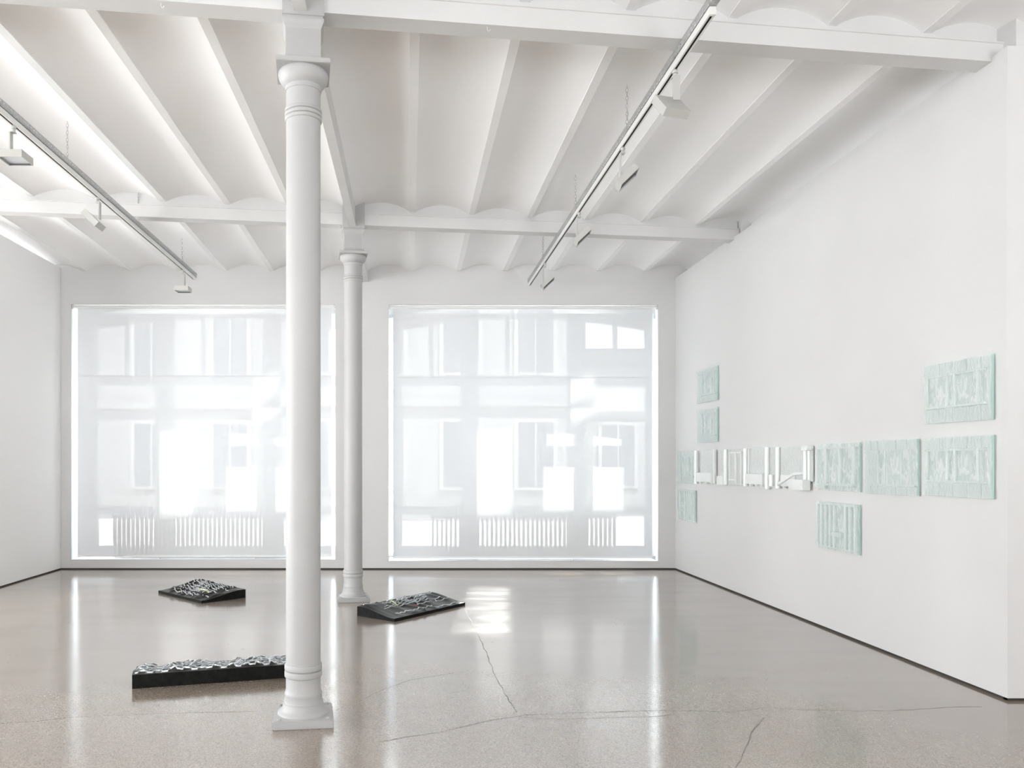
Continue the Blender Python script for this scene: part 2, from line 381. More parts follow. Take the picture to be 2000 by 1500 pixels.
for k in range(len(ys)-1):
    mb.bm.faces.new((rows[k][0], rows[k+1][0], top[k+1][0], top[k][0]))
    mb.bm.faces.new((rows[k][-1], rows[k+1][-1], top[k+1][1], top[k][1]))
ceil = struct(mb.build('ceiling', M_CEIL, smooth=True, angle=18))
for n in range(-13, 13):
    x = RX+SP*n
    if x < OX0+.02 or x > 7.95: continue
    mb = MB()
    for ya, yb in ((-5.0, 8.8), (8.8, 11.355)):
        z0, z1 = cz(ya), cz(yb)
        v = [mb.bm.verts.new(p) for p in ((x-.033, ya, z0-.006), (x+.033, ya, z0-.006), (x+.033, ya, z0+.02), (x-.033, ya, z0+.02),
                                          (x-.033, yb, z1-.006), (x+.033, yb, z1-.006), (x+.033, yb, z1+.02), (x-.033, yb, z1+.02))]
        for f in ((0, 1, 5, 4), (1, 2, 6, 5), (2, 3, 7, 6), (3, 0, 4, 7), (0, 3, 2, 1), (4, 5, 6, 7)): mb.bm.faces.new([v[i] for i in f])
    mb.build('rib', M_CEIL, ceil)

# ------------------------------------------------------------------ beams
K = 0.131; ANG = atan(K); XC = -0.6225
YC = [4.68, 8.80]
def beam(yc, x0, x1, lab):
    # local frame: x along the beam, origin at the column
    e = empty('ceiling_beam', (XC, yc, 0), ANG); tag(e, lab, 'beam', kind='structure')
    zb, zt, hw = 4.112, 4.247, 0.0725
    mb = MB(); c = 1/cos(ANG)
    xa, xb = (x0-XC)*c, (x1-XC)*c
    prof = [(-hw, zb), (hw, zb), (hw, zb+.014), (hw-.008, zb+.016), (hw-.008, zt-.012), (hw, zt-.010), (hw, zt), (hw-.055, zt), (hw-.055, 4.42),
            (-hw+.055, 4.42), (-hw+.055, zt), (-hw, zt), (-hw, zt-.010), (-hw+.008, zt-.012), (-hw+.008, zb+.016), (-hw, zb+.014)]
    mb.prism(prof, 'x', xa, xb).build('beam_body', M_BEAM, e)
    return e
bm_near = beam(YC[0], -7.98, 3.86, 'white painted steel ceiling beam crossing above the nearer column')
bm_far = beam(YC[1], -7.98, 3.84, 'white painted steel ceiling beam crossing above the farther column')
for bm__, xs in ((bm_near, (1.09, -.80, 2.35)), (bm_far, (-.155, .155))):
    for xx in xs:
        zt_ = 4.113 if bm__ is bm_near else 4.115
        MB().tube([(xx, -.05, zt_), (xx, -.05, zt_-.018), (xx+.006, -.05, zt_-.030), (xx+.014, -.05, zt_-.026), (xx+.016, -.05, zt_-.016)], .0022, 6).build('hook', M_WHITE, bm__)
# bearing blocks where the beams meet the wall behind the partition
def Yat(yc, x): return yc+K*(x-XC)
MB().box(3.86-XC, 3.97-XC, Yat(0, 3.9)-.11, Yat(0, 3.9)+.11, 4.10, 4.42, Matrix.Rotation(-ANG, 4, 'Z')).build('bearing_block', M_BEAM, bm_far)
MB().box(4.52, 5.1, -.16, .2, 4.10, 4.42).build('bearing_block', M_BEAM, bm_near)
# longitudinal tie beams
def tie(y0, y1, lab):
    e = empty('tie_beam', (XC, y0, 4.087)); tag(e, lab, 'beam', 'slim tie beams running front to back', kind='structure')
    MB().prism([(-.0375, 0), (.0375, 0), (.0375, .016), (.030, .018), (.030, .40), (-.030, .40), (-.030, .018), (-.0375, .016)], 'y', 0, y1-y0).build('beam_body', M_BEAM, e)
tie(-4.9, YC[0]-.118, 'stub of white tie beam in front of the nearer column')
tie(YC[0]+.118, YC[1]-.118, 'slim white tie beam between the two columns')
tie(YC[1]+.118, YB-.001, 'slim white tie beam from farther column to window wall')

# ------------------------------------------------------------------ columns
def column(yc, lab):
    e = empty('cast_iron_column', (XC, yc, 0), ANG); tag(e, lab, 'column', 'white cast iron columns')
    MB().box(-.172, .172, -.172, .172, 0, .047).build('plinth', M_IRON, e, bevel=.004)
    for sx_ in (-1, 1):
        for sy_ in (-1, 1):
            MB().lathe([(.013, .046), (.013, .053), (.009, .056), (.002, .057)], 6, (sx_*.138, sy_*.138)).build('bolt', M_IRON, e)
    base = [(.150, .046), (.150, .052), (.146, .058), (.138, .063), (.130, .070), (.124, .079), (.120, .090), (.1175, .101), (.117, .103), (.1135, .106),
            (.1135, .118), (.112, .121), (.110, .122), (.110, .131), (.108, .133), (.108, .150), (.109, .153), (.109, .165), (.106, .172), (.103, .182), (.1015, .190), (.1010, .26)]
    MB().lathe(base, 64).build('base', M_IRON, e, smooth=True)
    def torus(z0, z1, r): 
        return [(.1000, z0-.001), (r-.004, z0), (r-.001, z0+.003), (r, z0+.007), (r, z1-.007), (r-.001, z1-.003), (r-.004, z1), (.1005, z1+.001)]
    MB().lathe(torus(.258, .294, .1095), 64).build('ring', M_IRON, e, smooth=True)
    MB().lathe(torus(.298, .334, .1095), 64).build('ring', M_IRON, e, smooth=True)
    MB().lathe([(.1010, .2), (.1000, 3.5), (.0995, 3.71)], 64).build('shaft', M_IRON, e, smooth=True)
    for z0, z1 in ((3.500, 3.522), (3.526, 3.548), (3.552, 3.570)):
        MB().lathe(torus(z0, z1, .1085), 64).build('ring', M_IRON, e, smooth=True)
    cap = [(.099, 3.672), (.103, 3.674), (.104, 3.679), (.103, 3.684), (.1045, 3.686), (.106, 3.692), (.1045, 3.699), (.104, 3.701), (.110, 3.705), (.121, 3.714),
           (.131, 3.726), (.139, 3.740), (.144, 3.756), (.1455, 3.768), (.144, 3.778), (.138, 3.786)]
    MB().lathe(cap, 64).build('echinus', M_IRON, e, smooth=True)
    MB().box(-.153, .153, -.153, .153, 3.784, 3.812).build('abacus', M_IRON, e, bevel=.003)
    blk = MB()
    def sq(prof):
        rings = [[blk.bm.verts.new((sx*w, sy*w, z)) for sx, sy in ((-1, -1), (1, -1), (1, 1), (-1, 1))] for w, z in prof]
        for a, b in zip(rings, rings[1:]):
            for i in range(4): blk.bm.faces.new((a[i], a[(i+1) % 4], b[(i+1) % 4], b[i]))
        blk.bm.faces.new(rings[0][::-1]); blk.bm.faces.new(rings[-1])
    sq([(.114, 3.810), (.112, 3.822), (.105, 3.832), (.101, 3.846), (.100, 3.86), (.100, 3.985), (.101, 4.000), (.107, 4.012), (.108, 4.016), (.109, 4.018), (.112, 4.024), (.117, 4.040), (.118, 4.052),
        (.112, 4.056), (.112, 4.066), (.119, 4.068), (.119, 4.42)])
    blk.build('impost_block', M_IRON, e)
    return e
column(YC[0], 'white cast iron column on square plinth, nearer to the camera')
column(YC[1], 'white cast iron column beside the middle black relief, farther away')

# ------------------------------------------------------------------ windows
# outer wall with openings, frames at Y = 11.90
YF = 11.93; KF = YF/F
WX = [(100, 0), (740, 1)]
def uX(i, u):       # u measured on the enlarged right-hand window; left window repeats it 594 px further left
    return ((740+u/2.587-594*(1-i))-VPX)*KF
def vZ(v): return EYE+(HOR-(560+v/2.587))*KF
ow = MB(); o = [(uX(0, -60), uX(0, 1400)), (uX(1, -20), uX(1, 1465))]
ow.box(-5.6, o[0][0], 11.98, 12.3, 0, 4.5).box(o[0][1], o[1][0], 11.98, 12.3, 0, 4.5).box(o[1][1], 3.97, 11.98, 12.3, 0, 4.5)
for a, b_ in o: ow.box(a, b_, 11.98, 12.3, 0, .12); ow.box(a, b_, 11.98, 12.3, 3.93, 4.5); c_ = (a+b_)/2; h_ = (b_-a)/2; ow.prism([(c_+h_*t/10, 3.90-.27*(t/10)**2) for t in range(-10, 11)]+[(b_, 3.95), (a, 3.95)], 'y', 11.98, 12.3)  # arched head shaped so its edge cuts the added beams on the blinds
struct(ow.build('wall_back_outer', M_WALL))
def arc_z(u):       # underside of the frame head above the upper lights
    return vZ(163+ (abs(u-730)/612)**2*58)
for i in (0, 1):
    e = empty('window_%d' % (i+1), ((o[i][0]+o[i][1])/2, YF, 0)); struct(e); ex = e.location.x
    X = lambda u: uX(i, u)-ex
    def fr(name, u0, u1, z0, z1, y0=-.03, y1=.045):
        MB().box(X(u0), X(u1), y0, y1, z0, z1).build(name, M_FRAME, e, bevel=.004)
    zt, zm, zl, zr, zrb, zbb = 3.74, vZ(450), vZ(500), vZ(1108), vZ(1150), vZ(1310)
    js = ((6, 118), (1343, 1400)) if i == 0 else ((72, 118), (1343, 1388))
    for u0, u1 in js: fr('jamb', u0, u1, .12, zt)
    for u0, u1 in (((-60, 6),) if i == 0 else ((-20, 72), (1388, 1465))): MB().box(X(u0), X(u1), .004, .010, .12, zt-.01).build('added_edge_pane', M_PANE, e)  # glass strips added so the gaps beside the blinds look bright
    fr('mullion', 412, 503, .12, zt); fr('mullion', 950, 1043, .12, zt)
    for u0, u1 in ((252, 275), (637, 660), (795, 818), (1182, 1205)): fr('glazing_bar', u0, u1, zm, zt, -.015, .03)
    for u0, u1 in ((118, 412), (503, 950), (1043, 1343)):
        fr('transom', u0, u1, zl, zm); fr('rail', u0, u1, zrb, zr); fr('bottom_rail', u0, u1, .12, zbb)
        # head piece with its curved underside
        n = 14; pts = [(X(u0+(u1-u0)*k/n), arc_z(u0+(u1-u0)*k/n)) for k in range(n+1)]+[(X(u1), zt), (X(u0), zt)]
        MB().prism(pts, 'y', -.03, .045).build('arched_head', M_FRAME, e)
        MB().box(X(u0), X(u1), .004, .010, zr, zl).build('pane', M_PANE, e)
        MB().box(X(u0), X(u1), .004, .010, zbb, zrb).build('pane', M_PANE, e)
    for u0, u1 in ((118, 252), (275, 412), (503, 637), (660, 795), (818, 950), (1043, 1182), (1205, 1343)):
        MB().box(X(u0), X(u1), .004, .010, zm, zt-.01).build('pane', M_PANE, e)
    MB().box(X(478), X(492), -.07, -.03, 1.2, 1.23).tube([(X(485), -.065, 1.215), (X(485), -.075, 1.31)], .008).build('handle', M_FRAME, e)
    # sill board in the opening of the inner wall
    a, b_, z0, z1 = OPEN[i]
    MB().box(a+.002-ex, b_-.002-ex, YB+.122-YF, 11.88-YF, z0-.04, z0).build('sill', M_FRAME, e)

# radiators behind the blinds
def radiator(x0, x1, lab):
    yc = 11.62; n = 41; e = empty('column_radiator', ((x0+x1)/2, yc, .145)); tag(e, lab, 'radiator', 'column radiators behind the blinds')
    w = (x1-x0)/n; first = None
    for k in range(n):
        xx = -(x1-x0)/2+w*(k+.5)
        if first is None:
            mb = MB()
            for yy in (-.038, 0, .038): mb.tube([(0, yy, .03), (0, yy, .585)], .0125, 10)
            mb.box(-w*.47, w*.47, -.05, .05, .0, .05); mb.box(-w*.47, w*.47, -.05, .05, .565, .615)
            first = mb.build('section', M_RAD, e, smooth=True, angle=50); first.location = (xx, 0, 0)
        else:
            c = first.copy(); COL.objects.link(c); c.parent = e; c.location = (xx, 0, 0)
    MB().tube([((x1-x0)/2, 0, .03), ((x1-x0)/2+.06, 0, .03), ((x1-x0)/2+.06, 0, -.10)], .01).build('valve_pipe', M_RAD, e, smooth=True)
kr = 11.6/F
radiator((841-800)*kr, (1205-800)*kr, 'white column radiator seen through the right-hand blind')
radiator((219-800)*kr, (583-800)*kr, 'white column radiator seen through the left-hand blind')

# roller blinds
def blind(i, lab):
    a, b_, z0, z1 = OPEN[i]; e = empty('roller_blind', ((a+b_)/2, YB+.05, z0)); tag(e, lab, 'blind', 'white roller blinds over the windows')
    h = (b_-a)/2; H = z1-z0
    MB().tube([(-h+.02, 0, H-.03), (h-.02, 0, H-.03)], .023, 20).build('roller_tube', M_ROLL, e, smooth=True)
    for s in (-1, 1): MB().box(s*(h-.011)-.007, s*(h-.011)+.007, -.03, .03, H-.065, H-.001).build('bracket', M_WHITE, e, bevel=.002)
    zf = .045
    mb = MB(); mb.poly([(-h+.062, .022, zf), (h-.062, .022, zf), (h-.062, .022, H-.03), (-h+.062, .022, H-.03)])
    mb.build('fabric', M_BLIND, e)
    MB().box(-h+.062, h-.062, .0235, .0245, 2.614, 2.622).build('seam', mat_seam, e)
    MB().box(-h+.060, h-.060, .012, .032, zf-.012, zf+.012).build('bottom_bar', M_ROLL, e, bevel=.003)
    for q in (.33, .69):
        MB().tube([(-h+2*h*q, .022, zf-.044), (-h+2*h*q, .022, zf-.010)], .007).build('guide_peg', M_WHITE, e)
    MB().tube([(h-.03, -.015, H-.06), (h-.03, -.015, H-.22)], .0025, 6).build('pull_cord', M_WHITE, e)
mat_seam = mat('blind_seam', (0.55, 0.53, 0.52), 0.8)
blind(0, 'white roller blind over the left-hand window, behind the nearer column')
blind(1, 'white roller blind over the right-hand window, next to the glass reliefs')

# ------------------------------------------------------------------ street outside
M_FAC = noisy('facade_render', (0.27, 0.27, 0.275), (0.23, 0.23, 0.235), 2, 0.8)
M_ROOF = noisy('slate_tiles', (0.30, 0.31, 0.33), (0.24, 0.25, 0.27), 9, 0.8)
M_SURR = mat('window_surround_stone', (0.33, 0.33, 0.33), 0.7)
M_DARKWIN = mat('dark_window_pane', (0.10, 0.11, 0.13), 0.1)
M_ROAD = noisy('pale_street_paving', (0.50, 0.495, 0.485), (0.44, 0.435, 0.43), 5, 0.85)
struct(MB().box(-40, 40, 12.3, 45, -.4, -.15).build('street_ground', M_ROAD))
struct(MB().box(-45, -8.2, -30, 12.29, -.4, -.15).build('added_side_ground', noisy('side_ground_grey', (0.46, 0.46, 0.46), (0.40, 0.40, 0.40), 5, 0.85)))  # unseen plane added to temper the upward light at the left openings
def building(x0, x1, y, h, lab, nx, gable):
    e = empty('town_house', ((x0+x1)/2, y, -.15)); tag(e, lab, 'building', 'houses across the street'); w = (x1-x0)/2
    MB().box(-w, w, 0, 8, 0, h).build('wall', M_FAC, e)
    MB().prism([(-.4, h), (4, h+2.2), (8.4, h)], 'x', -w-.1, w+.1).build('roof', M_ROOF, e)
    MB().box(-w-.05, w+.05, -.25, 0, h-.35, h).build('cornice', M_FAC, e)
    MB().box(-w-.02, w+.02, -.12, 0, 3.3, 3.55).build('string_course', M_FAC, e)
    for fl_ in range(int(h//3.2)):
        for k in range(nx):
            cx = -w+(k+.5)*2*w/nx; z = 1.0+fl_*3.3
            f = MB().box(cx-.62, cx+.62, -.07, 0, z-.1, z+1.95).build('window', M_SURR, e)
            MB().box(cx-.5, cx-.03, -.085, -.07, z, z+1.85).box(cx+.03, cx+.5, -.085, -.07, z, z+1.85).build('window_glass', M_DARKWIN, f)
building(-16, -4.2, 24, 9.5, 'pale rendered house seen faintly through the left-hand blind', 5, 0)
building(-3.9, 4.7, 23, 7.2, 'lower pale house between the two windows, seen through both blinds', 4, 0)
building(5.3, 15, 25, 5.2, 'low pale house seen through the right of the right-hand blind', 4, 0)

# ------------------------------------------------------------------ light tracks
def chain(e, x, y, zt, zb):
    mb = MB(); z = zt; k = 0; ln, pitch, r = .038, .030, .0024
    while z-ln > zb-.03:
        pts = []
        for j in range(10):
            a = 2*pi*j/10; u = cos(a)*.0085; v = sin(a)*(ln/2)
            pts.append((x+(u if k % 2 == 0 else 0), y+(0 if k % 2 == 0 else u), z-ln/2+v))
        mb.tube(pts, r, 5, closed=True); z -= pitch; k += 1
    mb.tube([(x, y, zt+.045), (x, y, zt-.004)], .0035, 6)
    return mb.build('suspension_chain', M_CHAIN, e, smooth=True)
def track(xc, yc0, yc1, yt0, yt1, chains, side, lab):
    e = empty('light_track', (xc, yc0, 3.955)); tag(e, lab, 'light track', 'ceiling light tracks on chains')
    # local coordinates: y from yc0, z from 3.955
    Lc = yc1-yc0; zb, zt, hw = .045, .098, .0205; th = .0015
    mb = MB()
    unit = .05; nn = int(Lc/unit)
    def strip(pt, holes):   # pt(y, t) maps to 3d ; t in 0..1 across the face
        # rows: solid .0-.2 | hole row A .2-.36 | solid | hole row B .68-.78 | solid
        def q(y0, y1, t0, t1):
            mb.poly([pt(y0, t0), pt(y1, t0), pt(y1, t1), pt(y0, t1)])
        q(0, Lc, 0, .14); q(0, Lc, .28, .62); q(0, Lc, .74, 1)
        for k in range(nn):
            y = k*unit
            q(y, y+.014, .14, .28); q(y+.036, y+unit, .14, .28)
            if k % 8 < 6:
                q(y, y+.018, .62, .74); q(y+.030, y+unit, .62, .74)
            else: q(y, y+unit, .62, .74)
    for s in (-1, 1):
        strip(lambda y, t, s=s: (s*hw, y, zb+(zt-zb)*t), True)
        mb.box(s*hw-(.010 if s > 0 else 0), s*hw+(0 if s > 0 else .010), 0, Lc, zt-.002, zt)
    mb.box(-hw, hw, 0, Lc, zb, zb+.002)
    mb.build('support_channel', M_GALV, e)
    # joint sleeve
    MB().box(-hw-.002, hw+.002, joint(yc0), joint(yc0)+.20, zb+.004, zt-.006).build('channel_joint', M_GALV, e, bevel=.001)
    # track rail
    y0, y1 = yt0-yc0, yt1-yc0
    mb = MB(); prof_w = .0175
    mb.box(-prof_w, prof_w, y0, y1, .036, .043)
    for s in (-1, 1):
        mb.box(min(s*prof_w, s*.0145), max(s*prof_w, s*.0145), y0, y1, 0, .036)
        mb.box(min(s*.0145, s*.0075), max(s*.0145, s*.0075), y0, y1, 0, .003)
    mb.build('track_rail', M_WHITE, e)
    MB().box(-.0145, .0145, y0+.001, y1-.001, .010, .034).build('conductor', M_BLACK, e)
    for yy in (y0-.022, y1): MB().box(-prof_w-.001, prof_w+.001, yy, yy+.022, -.002, .043).build('end_cap', M_WHITE, e, bevel=.002)
    for yc in chains: chain(e, 0, yc-yc0, cz(yc)+.062-3.955 if yc < 8.8 else cz(yc)+.062-3.955, zt-.01)
    return e
def joint(yc0): return 4.95-yc0 if yc0 > -4.9 else 7.3-yc0
track(-2.875, -4.5, 10.72, -4.4, 10.62, [-1.0, .9, 2.8, 4.95, 6.71, 8.47, 10.1], 1, 'left-hand light track hung on chains, with three spotlights in view')
track(1.655, -4.0, 11.06, 4.38, 11.00, [.6, 2.4, 4.2, 6.08, 7.96, 9.9], -1, 'right-hand light track hung on chains, with four spotlights in view')

# spotlights
M_LOUV = mat('dark_louvre', (0.10, 0.10, 0.10), 0.5)
def spot(x, y, tilt, yaw, byaw, drop, bl, lab, off=(0, 0)):
    e = empty('track_spotlight', (x, y, 3.955), radians(byaw)); tag(e, lab, 'spotlight', 'track spotlights')
    MB().lathe([(.015, -.022), (.0175, -.020), (.0175, -.008), (.013, -.002), (.010, .004)], 20).build('adapter', M_SPOT, e, smooth=True)
    MB().lathe([(.0125, -.046), (.0125, -.024)], 20).build('swivel', M_SPOT, e, smooth=True)
    MB().box(-.026, .013, -.022, .022, -.052, -.045).box(-.026, -.015, -.022, .022, -bl, -.052).build('bracket', M_SPOT, e)
    a, t, w = .089, .054, .005; h_ = MB(); h_.box(-a, a, -a, a, -.004, 0)
    for s in (-1, 1):
        h_.box(min(s*a, s*(a-w)), max(s*a, s*(a-w)), -a, a, -t, -.004); h_.box(-a+w, a-w, min(s*a, s*(a-w)), max(s*a, s*(a-w)), -t, -.004)
    hd = h_.build('lamp_head', M_SPOT, e)
    hd.matrix_local = Matrix.Translation((off[0], off[1], -drop)) @ Matrix.Rotation(radians(yaw-byaw), 4, 'Z') @ Matrix.Rotation(radians(-tilt), 4, 'Y')
    MB().box(-a+w, a-w, -a+w, a-w, -.040, -.034).build('lens', M_LENS, hd)
    MB().box(-a+w, a-w, a-w-.003, a-w, -.052, -.040).build('baffle', M_LOUV if not tilt else M_SPOT, hd)
    MB().box(-a+w, -a+w+.003, -a+w, a-w-.003, -.052, -.040).build('baffle', M_GALV if not tilt else M_SPOT, hd)
    if tilt:
        for yy in (-.03, .03): MB().box(-a+w+.004, a-w-.004, yy-.0015, yy+.0015, -.053, -.040).build('louvre', M_LOUV, hd)
spot(1.655, 4.98, 48, 107, 95, .190, .195, 'spotlight nearest the camera on the right-hand track, back turned to the camera', (.03, .0))
spot(1.655, 6.20, 43, -8, 0, .215, .232, 'tilted spotlight second along the right-hand track, lamp face showing', (.010, .0))
spot(1.655, 7.80, 43, -8, 0, .215, .232, 'tilted spotlight third along the right-hand track, in front of the far beam', (.010, .0))
spot(1.655, 9.77, 43, -8, 0, .215, .232, 'farthest spotlight on the right-hand track, over the right-hand window', (.010, .0))
spot(-2.875, 5.80, 0, 0, 0, .204, .203, 'level spotlight at the left edge, pointing straight down', (.012, 0))
spot(-2.875, 7.36, 43, 180, 180, .190, .200, 'tilted spotlight in the middle of the left-hand track', (.020, 0))
spot(-2.875, 10.13, 0, 0, 180, .215, .214, 'level spotlight at the far end of the left-hand track')

# ------------------------------------------------------------------ glass reliefs on the partition
XG = 3.752
def gy(x): return (XG)*F/(x-VPX)
def relief(px0, px1, ytl, ybl, lab, opal=False, parts=(), plate=None, group='glass reliefs on the right-hand wall'):
    Y0 = gy(px0); Y1 = gy(px1); zt = EYE+(HOR-ytl)*Y0/F; zb = EYE+(HOR-ybl)*Y0/F; H = zt-zb
    e = empty('glass_relief', (XR, (Y0+Y1)/2, zb)); tag(e, lab, 'wall art', group)
    cy = (Y0+Y1)/2
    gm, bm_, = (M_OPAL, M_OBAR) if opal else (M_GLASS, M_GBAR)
    def B(mb, pa, pb, t0, t1, d0, d1):      # d = distance from the wall
        mb.box(-d1, -d0, min(gy(pa), gy(pb))-cy, max(gy(pa), gy(pb))-cy, H*(1-t1), H*(1-t0)); return mb
    pl = plate or [(px0, px1, 0, 1)]
    for (pa, pb, t0, t1) in pl:
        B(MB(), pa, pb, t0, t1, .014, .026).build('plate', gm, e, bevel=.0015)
    if not opal:
        ed = MB()
        for (pa, pb, t0, t1) in pl:
            ed.box(-.0255, -.0145, gy(pb)-cy-.003, gy(pb)-cy-.0003, H*(1-t1), H*(1-t0))
        ed.build('glass_edge', M_EDGE, e)
    for sx_, tt in ((.2, .02), (.2, .98), (.8, .02), (.8, .98)):
        MB().box(-.014, 0, (Y1-cy)+(Y0-Y1)*sx_-.008, (Y1-cy)+(Y0-Y1)*sx_+.008, H*(1-tt)-.006, H*(1-tt)+.006).build('mounting_clip', M_WHITE, e)
    for p in parts:
        k = p[0]
        if k == 'bar':
            _, nm, pa, pb, t0, t1, d = p; B(MB(), pa, pb, t0, t1, .026, .026+d).build(nm, bm_, e, bevel=min(.003, d*.3))
        elif k == 'pipe':
            _, pa, pb, t0, t1 = p; ya, yb = gy(pa)-cy, gy(pb)-cy; rr = abs(ya-yb)/2
            MB().tube([(-.026-rr*.6, (ya+yb)/2, H*(1-t1)), (-.026-rr*.6, (ya+yb)/2, H*(1-t0))], rr, 14).build('pipe', bm_, e, smooth=True)
        elif k == 'diag':
            pts = [(gy(x)-cy, (EYE+(HOR-y)*gy(x)/F)-zb) for x, y in p[1]]
            mb = MB()
            for (a, z_a), (c, z_c) in zip(pts, pts[1:]):
                w = .012; d = Vector((c-a, z_c-z_a)).normalized()*w; n_ = (-d.y, d.x)
                mb.prism([(a-n_[0], z_a-n_[1]), (c-n_[0], z_c-n_[1]), (c+n_[0], z_c+n_[1]), (a+n_[0], z_a+n_[1])], 'x', -.065, -.026)
            mb.build('handrail', bm_, e)
    return e
def slabs(px0, px1, ix0, ix1, t0, t1, vj=(), d=.006):
    """raised courses round a recessed field"""
    out = []
    xs = [px0]+list(vj)+[px1]
    for a, b in zip(xs, xs[1:]):
        out.append(('bar', 'course', a+.35, b-.35, .005, t0-.008, d)); out.append(('bar', 'course', a+.35, b-.35, t1+.05, .995, d))
    if ix0-px0 > 2: out.append(('bar', 'course', px0+.3, ix0-.4, t0, t1+.045, d))
    if px1-ix1 > 2: out.append(('bar', 'course', ix1+.4, px1-.3, t0, t1+.045, d))
    out.append(('bar', 'sill', ix0-.3, ix1+.3, t1, t1+.035, .026))
    return out
def wide(px0, px1):
    return slabs(px0, px1, px0+6.9, px1-8.4, .20, .725, (px0+30.9, px0+56.5, px0+84.2, px0+112.5)) + \
        [('bar', 'mullion', px0+6.9, px0+9.0, .20, .725, .014), ('bar', 'mullion', px0+44.5, px0+49, .20, .725, .016), ('bar', 'mullion', px0+59.7, px0+64, .20, .725, .016),
         ('bar', 'mullion', px0+104.5, px0+109, .20, .725, .016), ('bar', 'frame_head', px0+6.9, px1-8.4, .20, .235, .014)]
relief(1805, 1936.3, 715.7, 829, 'wide pale green glass relief of a window, highest at the near end of the wall', parts=wide(1805, 1936.3))
relief(1805.5, 1937, 856, 967.2, 'wide pale green glass relief at the near end of the long row', parts=wide(1805.5, 1937))
relief(1688.8, 1791.8, 861.6, 962.5, 'greenish glass relief with window frame open to the right, second from near end of row',
       parts=slabs(1688.8, 1791.8, 1715, 1791.8, .19, .81, (1701.6, 1715, 1750.8, 1771.8)) +
       [('bar', 'mullion', 1728, 1730.2, .19, .81, .012), ('bar', 'mullion', 1759.2, 1760.4, .19, .81, .006), ('bar', 'frame_side', 1715, 1716.6, .19, .81, .012)])
relief(1597.3, 1678, 867.6, 956, 'glass relief of a two-light window with thick raised bars, above the striped one',
       parts=[('bar', 'frame_side', 1597.3, 1600.2, .1, .97, .022), ('bar', 'mullion', 1614, 1617.7, .1, .85, .024), ('bar', 'mullion', 1641.4, 1644.6, .1, .85, .024),
              ('bar', 'frame_side', 1669, 1672.4, .08, .86, .024), ('bar', 'frame_head', 1597.3, 1672.4, .085, .12, .022), ('bar', 'sill', 1615, 1672.4, .84, .895, .034),
              ('bar', 'block', 1598.8, 1616, .83, .975, .026)])
sl = [(1597.3, 1600.3), (1605.4, 1608.5), (1613.6, 1617.0), (1622.3, 1625.2), (1630.4, 1633.6), (1652.0, 1656.0), (1661.2, 1664.6), (1671.6, 1675.2)]
relief(1597.3, 1677.3, 978.8, 1068.2, 'glass relief with tall stripes and a ledge, hung below the row near the camera',
       parts=[('bar', 'upright', a, b_, .05, .95, .022) for a, b_ in sl]+[('bar', 'top_rail', 1597.3, 1675.2, 0, .055, .022), ('bar', 'bottom_rail', 1597.3, 1675.2, .93, .955, .018),
              ('bar', 'ledge', 1632.4, 1653.0, .60, .70, .045)])
sl = [(1323.2, 1325), (1328.5, 1330.2), (1338.2, 1340), (1343.3, 1344.8), (1347.2, 1348.6), (1351.2, 1352.6), (1355, 1357)]
relief(1323, 1357.6, 955, 1013.7, 'striped green glass relief in the far corner, hung below the long row',
       parts=[('bar', 'upright', a, b_, .05, .95, .02) for a, b_ in sl]+[('bar', 'top_rail', 1323.2, 1357, 0, .05, .02), ('bar', 'ledge', 1330, 1339, .62, .68, .04)])
relief(1322.6, 1357, 881, 942.3, 'green glass relief at the far corner end of the long row',
       parts=slabs(1322.6, 1357, 1331, 1357, .2, .78, (1331,), .005)+[('bar', 'mullion', 1333, 1334, .2, .78, .012), ('bar', 'mullion', 1345.6, 1346.8, .2, .78, .012)])
for yt, yb, lab in ((726, 788.6, 'small pale green glass relief of a window, upper one of the far pair'), (802.3, 865.3, 'small pale green glass relief of a window, lower one of the far pair')):
    relief(1361.2, 1400.2, yt, yb, lab, parts=slabs(1361.2, 1400.2, 1371, 1399.9, .14, .77, (), .005)+
           [('bar', 'mullion', 1371.2, 1372.2, .14, .77, .012), ('bar', 'mullion', 1376.3, 1377.3, .14, .77, .012), ('bar', 'mullion', 1388.5, 1389.6, .14, .77, .012)])
relief(1360.4, 1397.4, 880, 944.5, 'white glass relief with plain field and thin pipe, second from far corner', True,
       plate=[(1367.5, 1397.4, 0, .97)],
       parts=[('pipe', 1360.4, 1363.4, 0, 1.0), ('bar', 'box', 1365.5, 1394, .66, .93, .04), ('bar', 'foot', 1369, 1371, .93, .985, .02), ('bar', 'foot', 1380, 1382, .93, .985, .02), ('bar', 'foot', 1390.5, 1392.5, .93, .985, .02),
              ('bar', 'edge_bar', 1394.5, 1397.2, .0, .96, .015)])
relief(1405.5, 1452, 878.3, 946, 'white glass relief with a double door frame, third from the far corner', True,
       plate=[(1407, 1418.5, 0, .8), (1421, 1452, 0, .99)],
       parts=[('pipe', 1417.8, 1421.2, 0, 1.0), ('bar', 'box', 1405.5, 1417.8, .75, 1.0, .04), ('bar', 'frame_side', 1425, 1426.4, .1, .87, .014), ('bar', 'mullion', 1437, 1439.2, .1, .94, .016),
              ('bar', 'frame_side', 1448, 1450.4, .08, .96, .016), ('bar', 'frame_head', 1425, 1450, .08, .12, .014), ('bar', 'sill', 1425, 1438, .82, .87, .018)])
